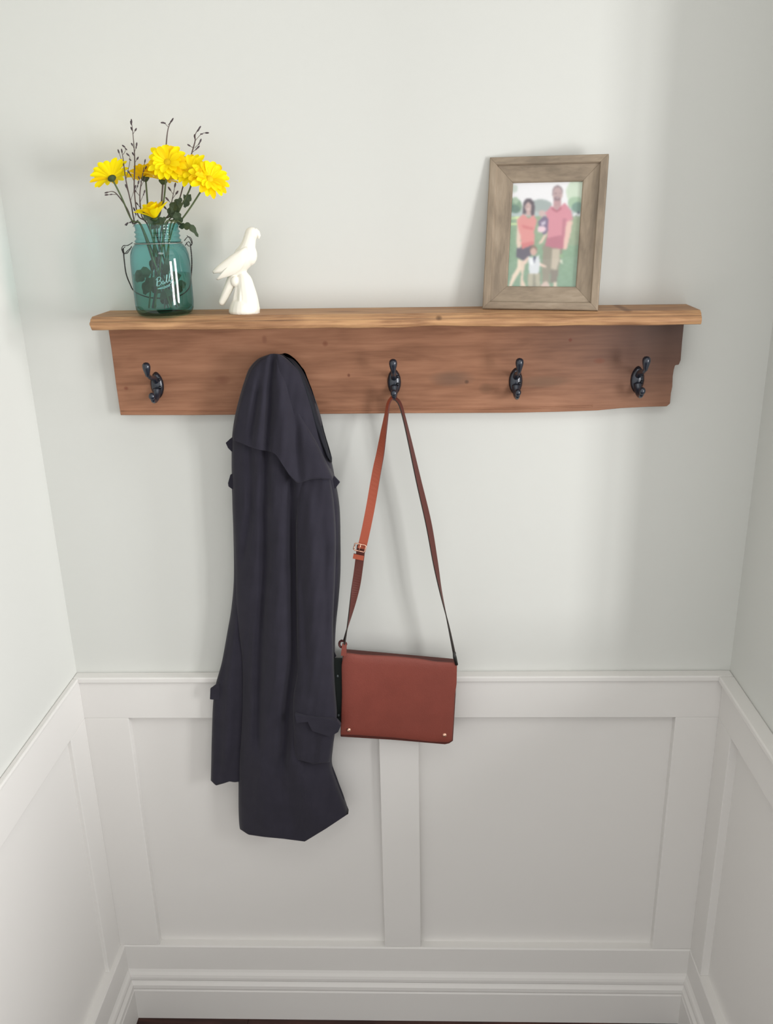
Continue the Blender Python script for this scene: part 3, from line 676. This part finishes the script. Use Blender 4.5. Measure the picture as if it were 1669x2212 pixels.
def wing(pts, dy, name='wing', thick=.0035):
    # outline in px lofted to a lens-shaped slab
    c = [B(*p) for p in pts]; cen = sum(c, Vector())/len(c); n = len(c); vs = []; fs = []
    for (s, o) in ((1.0, 0), (.93, thick*.7), (.6, thick*1.3), (.0, thick*1.5)):
        for p in c: q = cen+(p-cen)*s; vs.append(Vector((q.x, q.y+dy-o, q.z)))
    for (s, o) in ((.93, thick*.7), (.6, thick*1.3), (.0, thick*1.5)):
        for p in c: q = cen+(p-cen)*s; vs.append(Vector((q.x, q.y+dy+o, q.z)))
    for r0, r1 in ((0, 1), (1, 2), (2, 3), (0, 4), (4, 5), (5, 6)):
        for i in range(n): fs.append((r0*n+i, r0*n+(i+1) % n, r1*n+(i+1) % n, r1*n+i))
    return build(name, vs, fs, M_cer, body, smooth=True)
wo = [(536, 530), (526, 534), (514, 540), (500, 550), (484, 562), (470, 574), (462, 583), (464, 588), (474, 587), (482, 588), (478, 592), (470, 600), (474, 602), (484, 598), (498, 594), (512, 588), (526, 576), (536, 560), (540, 544)]
wing([(x, y) for x, y in wo], -.0125)
wing([(x-2, y-2) for x, y in wo], .0125)
m = MB()
for s_, (a, b) in ((1, (0, 0)),):
    limb(m, [(506, 590, 8.5, 0), (497, 612, 7.8, 0), (487, 634, 6.6, 0), (479, 651, 5.4, 0)])
o = blob('tail', m, .0010, 1, body)
o.scale = (1, 1, 1)
m = MB()
limb(m, [(524, 592, 8.5, 0), (527, 602, 12, 0), (530, 620, 14.5, 0), (533, 640, 17, 0), (533, 656, 20, .000), (531, 666, 23, 0)])
# cut the underside flat by ending in a stack of discs
bs = B(528, 676); bs.z = sz(bx_.x)
m.lathe([(.0001, 0), (.0240, 0), (.0248, .004), (.0225, .011), (.018, .02), (.0001, .021)], bs, 20)
m.ball(B(509, 605, -.006), (.0078, .006, .0086))
for (a, b, r_) in ((528, 670, 7.5),):
    q = B(a, b, -.013); m.tube([q+Vector((0, 0, .010)), Vector((q.x, q.y-.003, bs.z))], [.004, r_/1000], 10)
for k in range(7):
    th = k*.9; q = bs+Vector((.019*math.cos(th), .019*math.sin(th), 0)); m.tube([q, bs+Vector((.008*math.cos(th+.2), .008*math.sin(th+.2), .05))], [.0045, .0022], 8)
st = blob('tree_stump', m, .0011, 3, label='knobbly stump the parrot perches on')
mdb = None

# ------------------------------------------------------------------ hanging coat
M_coat = mat('navy_cloth', (40, 38, 48), .85, .2, bump=.25, bscale=900, var=.10, vscale=30, sheen=.08)
M_coatd = mat('coat_lining', (28, 29, 36), .8, .25, bump=.2, bscale=900)
def resamp(P, n):
    L = [0]
    for i in range(1, len(P)): L.append(L[-1]+math.hypot(P[i][0]-P[i-1][0], P[i][1]-P[i-1][1]))
    out = []; j = 0
    for k in range(n):
        t = L[-1]*k/(n-1)
        while j < len(P)-2 and L[j+1] < t: j += 1
        q = (t-L[j])/max(1e-9, L[j+1]-L[j]); out.append((P[j][0]+(P[j+1][0]-P[j][0])*q, P[j][1]+(P[j+1][1]-P[j][1])*q))
    return out
def fold_at(px, py, folds):
    s = 0
    for (P, amp, wd) in folds:
        if py < P[0][1]-30 or py > P[-1][1]+30: continue
        x = P[0][0]
        for i in range(len(P)-1):
            if py >= P[i][1]:
                q = min(1, (py-P[i][1])/(P[i+1][1]-P[i][1])); x = P[i][0]+(P[i+1][0]-P[i][0])*q
        e = min(1, max(0, (py-P[0][1]+30)/40))*min(1, max(0, (P[-1][1]+30-py)/40))
        s += amp*e*math.exp(-((px-x)/wd)**2)
    return s
def drape(name, rows, d0, bulge, parent, m, folds=(), back=None, nu=44, nv=90, edge=.35, label=None, wr=.0012):
    """rows: px polylines top to bottom; d0: (top, bottom) depth from wall; closed cloth shell"""
    R_ = [resamp(r_, nu) for r_ in rows]; K = len(rows); grid = []
    for i in range(nv):
        t = i/(nv-1)*(K-1); j = min(K-2, int(t)); q = t-j
        a, b, c, d = R_[max(j-1, 0)], R_[j], R_[j+1], R_[min(j+2, K-1)]
        row = []
        for k in range(nu):
            p = [.5*(2*b[k][z]+(-a[k][z]+c[k][z])*q+(2*a[k][z]-5*b[k][z]+4*c[k][z]-d[k][z])*q*q+(-a[k][z]+3*b[k][z]-3*c[k][z]+d[k][z])*q**3) for z in (0, 1)]
            row.append(p)
        grid.append(row)
    vs = []; fs = []; bk = []
    for i, row in enumerate(grid):
        t = i/(nv-1); dd = d0[0]+(d0[1]-d0[0])*t if not callable(d0) else d0(t)
        for k, (px, py) in enumerate(row):
            u = k/(nu-1); s = max(0, 4*u*(1-u))**edge
            bl = bulge(t) if callable(bulge) else bulge
            f_ = fold_at(px, py, folds)*s
            wz = wr*s*(math.sin(px*.11+py*.013+2*math.sin(py*.011))*.6+math.sin(px*.05-py*.021)*.6+.4*math.sin(px*.31+py*.047))
            p = at(px, py, max(.022, dd+bl*s+f_+wz)); vs.append(p)
            yb = -max(.0195, min(dd-.001, back if back else dd-.003)); drop = max(0, 1-t*10)*.30*max(0, yb-p.y)
            bk.append(Vector((p.x, yb, p.z-drop)))
    n = len(vs); vs += bk
    for i in range(nv-1):
        for k in range(nu-1):
            a = i*nu+k; fs.append((a, a+1, a+nu+1, a+nu)); fs.append((n+a, n+a+nu, n+a+nu+1, n+a+1))
    rim = [k for k in range(nu)]+[i*nu+nu-1 for i in range(1, nv)]+[(nv-1)*nu+k for k in range(nu-2, -1, -1)]+[i*nu for i in range(nv-2, 0, -1)]
    for a, b in zip(rim, rim[1:]+rim[:1]): fs.append((a, n+a, n+b, b))
    return build(name, vs, fs, m, parent, smooth=True, label=label)
ap = at(590, 770, .05)
coat = empty('coat', (ap.x, -.05, .66), 'dark navy trench coat hanging from the second hook', 'coat')
V1 = [([(590, 775), (584, 850), (576, 955), (572, 1100), (571, 1240), (560, 1420), (556, 1600)], -.013, 9), ([(557, 850), (540, 950), (540, 1100), (526, 1200)], -.008, 8),
      ([(628, 1034), (634, 1237), (634, 1420), (622, 1520), (612, 1640)], -.014, 10), ([(600, 1100), (604, 1300), (596, 1500)], .006, 16), ([(680, 1080), (690, 1300), (696, 1480)], .006, 16),
      ([(537, 1380), (524, 1560), (518, 1700)], -.006, 8), ([(560, 1650), (575, 1800)], .006, 20), ([(640, 1640), (690, 1790)], .007, 22), ([(600, 1650), (640, 1800)], -.005, 18)]
body_rows = [
 [(576, 767), (584, 764.5), (592, 764), (602, 765), (610, 768)], [(556, 776), (590, 773), (626, 779)], [(538, 796), (590, 796), (650, 802)], [(527, 825), (664, 832)], [(518, 855), (676, 862)], [(507, 900), (689, 900)], [(501, 945), (700, 945)],
 [(500, 1000), (714, 1000)], [(501, 1045), (723, 1045)], [(502, 1100), (732, 1100)], [(505, 1170), (734, 1170)], [(507, 1240), (734, 1240)], [(507, 1300), (730, 1300)], [(512, 1360), (724, 1360)], [(520, 1420), (722, 1420)],
 [(522, 1500), (724, 1500)], [(520, 1570), (724, 1570)], [(517, 1620), (718, 1620)], [(515, 1660), (716, 1658)], [(515, 1700), (560, 1706), (655, 1708), (730, 1700)], [(515, 1740), (560, 1752), (656, 1755), (744, 1736)],
 [(516, 1775), (560, 1788), (657, 1792), (749, 1752)], [(518, 1791), (536, 1803), (570, 1808), (612, 1812), (658, 1818), (704, 1790), (752, 1758)]]
cb = drape('coat_body', body_rows, lambda t: .042+.014*max(0, 1-t*2.5), lambda t: .030+.008*min(1, t*3), coat, M_coat, V1, back=.030, nv=150, nu=56, edge=.4)
# far sleeve showing at the left, behind the body
drape('sleeve', [[(500, 1040), (545, 1040)], [(503, 1120), (545, 1120)], [(505, 1240), (545, 1240)], [(500, 1310), (545, 1310)], [(490, 1370), (545, 1370)], [(479, 1430), (542, 1430)], [(466, 1478), (540, 1478)], [(460, 1520), (536, 1520)], [(457, 1600), (532, 1600)],
  [(456, 1650), (530, 1650)], [(455, 1686), (466, 1697), (484, 1692), (496, 1688), (506, 1690), (528, 1687)]],
  (.036, .036), .016, coat, M_coat, [([(520, 1200), (500, 1420), (486, 1640)], .005, 12), ([(500, 1300), (478, 1500), (472, 1680)], -.003, 8)], back=.026, nu=20, nv=70, label='left sleeve hanging behind the body')
# near sleeve in front with its cuff strap
SLV = [([(668, 1080), (676, 1250), (680, 1480)], .005, 14), ([(650, 1250), (660, 1420)], -.004, 8), ([(700, 1150), (706, 1400)], -.003, 8), ([(690, 1590), (672, 1640)], -.004, 14)]
drape('sleeve', [[(642, 1036), (712, 1030)], [(640, 1090), (720, 1090)], [(639, 1170), (724, 1170)], [(640, 1260), (722, 1260)], [(641, 1350), (718, 1350)], [(642, 1440), (719, 1440)], [(634, 1500), (722, 1500)], [(632, 1545), (726, 1548)], [(633, 1590), (722, 1590)], [(634, 1625), (716, 1625)], [(638, 1640), (676, 1650), (712, 1646)]],
  lambda t: .064+.010*min(1, t*6), .017, coat, M_coat, SLV, back=.050, nu=30, nv=90, label='right sleeve hanging in front')
# storm flap over the shoulders with a wavy free edge
FV = [([(589, 776), (584, 850), (577, 955), (576, 990)], -.011, 8), ([(556, 840), (540, 950)], -.007, 7), ([(632, 830), (640, 940), (646, 1030)], -.007, 9), ([(610, 830), (612, 980)], .006, 14), ([(570, 860), (556, 960)], .004, 8), ([(668, 900), (690, 1010)], .004, 14)]
drape('storm_flap', [[(573, 770), (590, 768), (602, 771)], [(558, 779), (590, 776), (610, 783)], [(541, 799), (590, 796), (619, 812)], [(528, 832), (590, 838), (630, 850)], [(518, 866), (580, 878), (645, 885)], [(509, 905), (575, 918), (664, 922)], [(503, 936), (572, 948), (684, 960)],
  [(502, 950), (522, 958), (540, 966), (560, 972), (582, 975), (596, 982), (610, 1004), (624, 1026), (641, 1044), (652, 1042), (668, 1036), (690, 1034), (718, 1036)]],
  (.073, .077), lambda t: .010+.008*t, coat, M_coat, FV, back=.052, nu=48, nv=80, edge=.5, label='shoulder flap with a wavy loose edge')
# dark collar edge curling round the hook at the top right
drape('collar', [[(598, 764), (612, 768)], [(610, 768), (634, 781)], [(624, 782), (652, 803)], [(636, 806), (664, 828)], [(648, 836), (676, 860)], [(658, 868), (687, 897)], [(670, 904), (699, 938)], [(684, 940), (708, 970)], [(700, 976), (716, 1000)]],
  (.050, .048), .020, coat, M_coatd, (), back=.040, nu=10, nv=50, label='dark inner collar edge')
def tab(pts, d, name, th=.004, m=M_coat, label=None):
    f_ = [at(a, b, d) for a, b in pts]; n = len(f_)
    vs = f_+[p+Vector((0, th, 0)) for p in f_]
    return bevel(build(name, vs, [tuple(range(n)), tuple(range(n, 2*n))[::-1]]+[(i, (i+1) % n, n+(i+1) % n, n+i) for i in range(n)], m, coat, label=label), .0008)
tab([(508, 940), (497, 948), (487, 957), (492, 968), (500, 976), (508, 976)], .052, 'shoulder_tab')
tab([(508, 1020), (497, 1026), (492, 1044), (493, 1051), (501, 1057), (510, 1055)], .050, 'shoulder_tab')
tab([(712, 1022), (722, 1029), (734, 1042), (728, 1050), (724, 1056), (712, 1050)], .052, 'shoulder_tab')
tab([(474, 1476), (465, 1480), (454, 1488), (453, 1511), (463, 1512), (474, 1510)], .048, 'belt_loop')
tab([(712, 1408), (722, 1410), (726, 1418), (720, 1424), (712, 1424)], .048, 'belt_loop')
tab([(636, 1544), (660, 1548), (700, 1552), (728, 1558), (736, 1568), (730, 1582), (712, 1592), (674, 1580), (664, 1560), (640, 1562)], .096, 'cuff_strap', .010, label='strap round the sleeve cuff')
pk = tab([(716, 1424), (738, 1424), (740, 1500), (739, 1560), (726, 1584), (716, 1584)], .050, 'front_placket', .006, mat('placket_cloth', (50, 56, 54), .8, .2), 'dark green-grey front edge with snap buttons')
M_snap = mat('snap_button', (112, 120, 122), .35, .6, metal=.6)
for (a, b) in ((729, 1461), (731, 1546)):
    MB().lathe([(.0001, .0018), (.0025, .0014), (.0034, 0)], at(a, b, .0505), 12, axis=(0, -1, 0)).build('snap_button', M_snap, pk, smooth=True)

# ------------------------------------------------------------------ shoulder bag
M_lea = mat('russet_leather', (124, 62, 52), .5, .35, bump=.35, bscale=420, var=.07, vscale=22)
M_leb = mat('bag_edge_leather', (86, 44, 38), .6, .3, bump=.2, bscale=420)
M_str = mat('tan_strap_leather', (156, 76, 54), .5, .35, bump=.2, bscale=420)
M_sdk = mat('dark_strap_edge', (52, 46, 42), .65, .3)
M_rose = mat('rose_gold', (226, 178, 156), .22, .6, metal=.85)
bb = at(855, 1600, .05)
bag = empty('shoulder_bag', (bb.x, -.045, bb.z), 'russet brown leather flap bag hanging from the middle hook', 'bag')
def quadshell(name, top, rgt, bot, lft, d, th, m, bul=.004, nu=26, nv=20, label=None, wave=0, rr=.0):
    T_ = resamp(top, nu); Bt = resamp(bot, nu); L_ = resamp(lft, nv); Rr = resamp(rgt, nv); vs = []; bk = []; fs = []
    for j in range(nv):
        v = j/(nv-1)
        for i in range(nu):
            u = i/(nu-1)
            p = [(1-v)*T_[i][z]+v*Bt[i][z]+(1-u)*L_[j][z]+u*Rr[j][z]-((1-u)*(1-v)*T_[0][z]+u*(1-v)*T_[-1][z]+(1-u)*v*Bt[0][z]+u*v*Bt[-1][z]) for z in (0, 1)]
            s = (max(0, 16*u*(1-u)*v*(1-v)))**.35
            q = at(p[0], p[1], d+bul*s+wave*math.sin(u*5+v*3)*s); vs.append(q); bk.append(Vector((q.x, -(d-th), q.z)))
    n = len(vs); vs += bk
    for j in range(nv-1):
        for i in range(nu-1): a = j*nu+i; fs.append((a, a+1, a+nu+1, a+nu)); fs.append((n+a, n+a+nu, n+a+nu+1, n+a+1))
    rim = [k for k in range(nu)]+[i*nu+nu-1 for i in range(1, nv)]+[(nv-1)*nu+k for k in range(nu-2, -1, -1)]+[i*nu for i in range(nv-2, 0, -1)]
    for a, b in zip(rim, rim[1:]+rim[:1]): fs.append((a, n+a, n+b, b))
    return bevel(build(name, vs, fs, m, bag, smooth=True, label=label), .0016, 3, 50)
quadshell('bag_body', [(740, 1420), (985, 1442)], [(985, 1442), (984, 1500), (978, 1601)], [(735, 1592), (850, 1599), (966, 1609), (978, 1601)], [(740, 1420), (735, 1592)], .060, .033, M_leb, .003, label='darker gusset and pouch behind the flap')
quadshell('flap', [(741, 1411), (780, 1416), (850, 1419), (900, 1424), (940, 1431), (987, 1433)], [(987, 1433), (986, 1480), (982, 1502), (979, 1560), (976, 1600)], [(735, 1588), (760, 1588), (850, 1594), (930, 1603), (968, 1604), (976, 1600)], [(741, 1411), (737, 1440), (738, 1500), (735, 1588)], .066, .0052, M_lea, .004, wave=.0012, label='smooth russet front flap')
for (a, b) in ((753, 1577), (960, 1588)):
    MB().lathe([(.0001, .0024), (.0022, .0020), (.0038, .0008), (.0042, -.0004)], at(a, b, .0685), 14, axis=(0, -1, 0)).build('rivet', M_rose, bag, smooth=True)
def ribbon(name, pts, parent, mats, th=.0020, sub=8, label=None):
    """pts: (px, py, depth, width_m, turn) - turn rotates the band about its run; 0 faces out of the wall"""
    P = smoothpath(pts, sub); C = [at(p[0], p[1], p[2]) for p in P]; vs = []; fs = []; mi = []; n = len(P)
    for i, p in enumerate(P):
        t = (C[min(i+1, n-1)]-C[max(i-1, 0)]).normalized(); s0 = t.cross(Vector((0, -1, 0))).normalized()
        if s0.x < 0: s0 = -s0
        o0 = s0.cross(t); 
        if o0.y > 0: o0 = -o0
        a = math.radians(p[4]); s = s0*math.cos(a)+o0*math.sin(a); o = o0*math.cos(a)-s0*math.sin(a)
        w_ = p[3]/2
        vs += [C[i]-s*w_+o*th/2, C[i]+s*w_+o*th/2, C[i]+s*w_-o*th/2, C[i]-s*w_-o*th/2]
    for i in range(n-1):
        for j in range(4): fs.append((i*4+j, i*4+(j+1) % 4, i*4+4+(j+1) % 4, i*4+4+j)); mi.append(0 if j == 0 else 1)
    fs += [(0, 1, 2, 3), tuple((n-1)*4+j for j in range(4))[::-1]]; mi += [1, 1]
    o = build(name, vs, fs, mats, parent, smooth=False, label=label)
    o.data.polygons.foreach_set('material_index', mi); return o
SW = .0150
HD = .0500
ribbon('strap', [(848, 858, HD, SW*.8, 76), (843, 863, HD, SW*.85, 78), (838, 874, HD, SW*.9, 72), (835, 893, HD, SW, 70), (829, 930, .054, SW, 56), (821, 980, .057, SW, 36), (813, 1020, .060, SW, 20), (800, 1095, .064, SW, 0), (789, 1150, .067, SW, 0), (781, 1185, .068, SW, -4)], bag, [M_str, M_leb], label='tan strap half above the buckle')
ribbon('strap', [(780, 1178, .064, SW, 0), (777, 1205, .064, SW, 0), (771, 1250, .066, SW, -6), (764, 1290, .068, SW, -40), (757, 1325, .070, SW, -66), (748, 1365, .070, SW, -92), (743, 1388, .068, SW, -102)], bag, [M_leb, M_sdk], label='darker strap end below the buckle')
ribbon('strap', [(848, 858, HD, SW*.8, -76), (855, 862, HD, SW*.8, -78), (864, 874, HD, SW*.9, -76), (873, 905, .052, SW, -78), (886, 960, .054, SW, -72), (904, 1040, .056, SW, -62), (925, 1130, .058, SW, -55), (940, 1215, .060, SW, -62), (952, 1280, .062, SW, -82), (968, 1350, .062, SW, -98), (982, 1418, .060, SW, -106)], bag, [M_leb, M_sdk], label='thin dark strap on the right')
lk = MB()
for (cx, cy, dd) in ((777, 1183, .072),):
    c = at(cx, cy, dd); ax = (at(783, 1160, dd)-at(772, 1205, dd)).normalized(); sd = ax.cross(Vector((0, -1, 0))).normalized()
    hw, hh = .0098, .0065
    q = [c+sd*hw*a+ax*hh*b for a, b in ((-1, -.8), (-1, .8), (-.8, 1), (.8, 1), (1, .8), (1, -.8), (.8, -1), (-.8, -1), (-1, -.8), (-1, 0))]
    lk.tube(q, .0012, 8); lk.tube([c+ax*hh+Vector((0, -.001, 0)), c+Vector((0, -.0015, 0)), c-ax*hh*.9+Vector((0, -.001, 0))], .0008, 6)
lk.build('buckle', M_rose, bag, smooth=True, label='small rose gold buckle')
ribbon('keeper_loop', [(775, 1198, .0735, .0185, 0), (774, 1203, .0735, .0185, 0), (773, 1208, .0735, .0185, 0)], bag, [M_str, M_leb], .003)
m = MB(); c = at(740, 1391, .066)
m.tube([c+Vector((.0062*math.cos(t*.5), -.002*math.sin(t), .0062*math.sin(t*.5))) for t in range(14)], .0022, 8)
m.build('strap_ring', mat('ring_leather', (84, 42, 40), .5, .35), bag, smooth=True)
ribbon('strap_tab', [(744, 1390, .069, .008, 0), (743, 1402, .071, .009, 0), (742, 1416, .072, .010, 0)], bag, [M_lea, M_leb], .003)
m = MB(); q = [at(a, b, .066) for a, b in ((980, 1408), (982, 1420), (986, 1436))]
m.tube(q, [.0022, .0034, .0028], 8); m.tube([at(978, 1412, .066), at(984, 1410, .066)], .0022, 6)
m.build('strap_clasp', mat('dark_clasp', (46, 46, 44), .4, .5, metal=.5), bag, smooth=True)
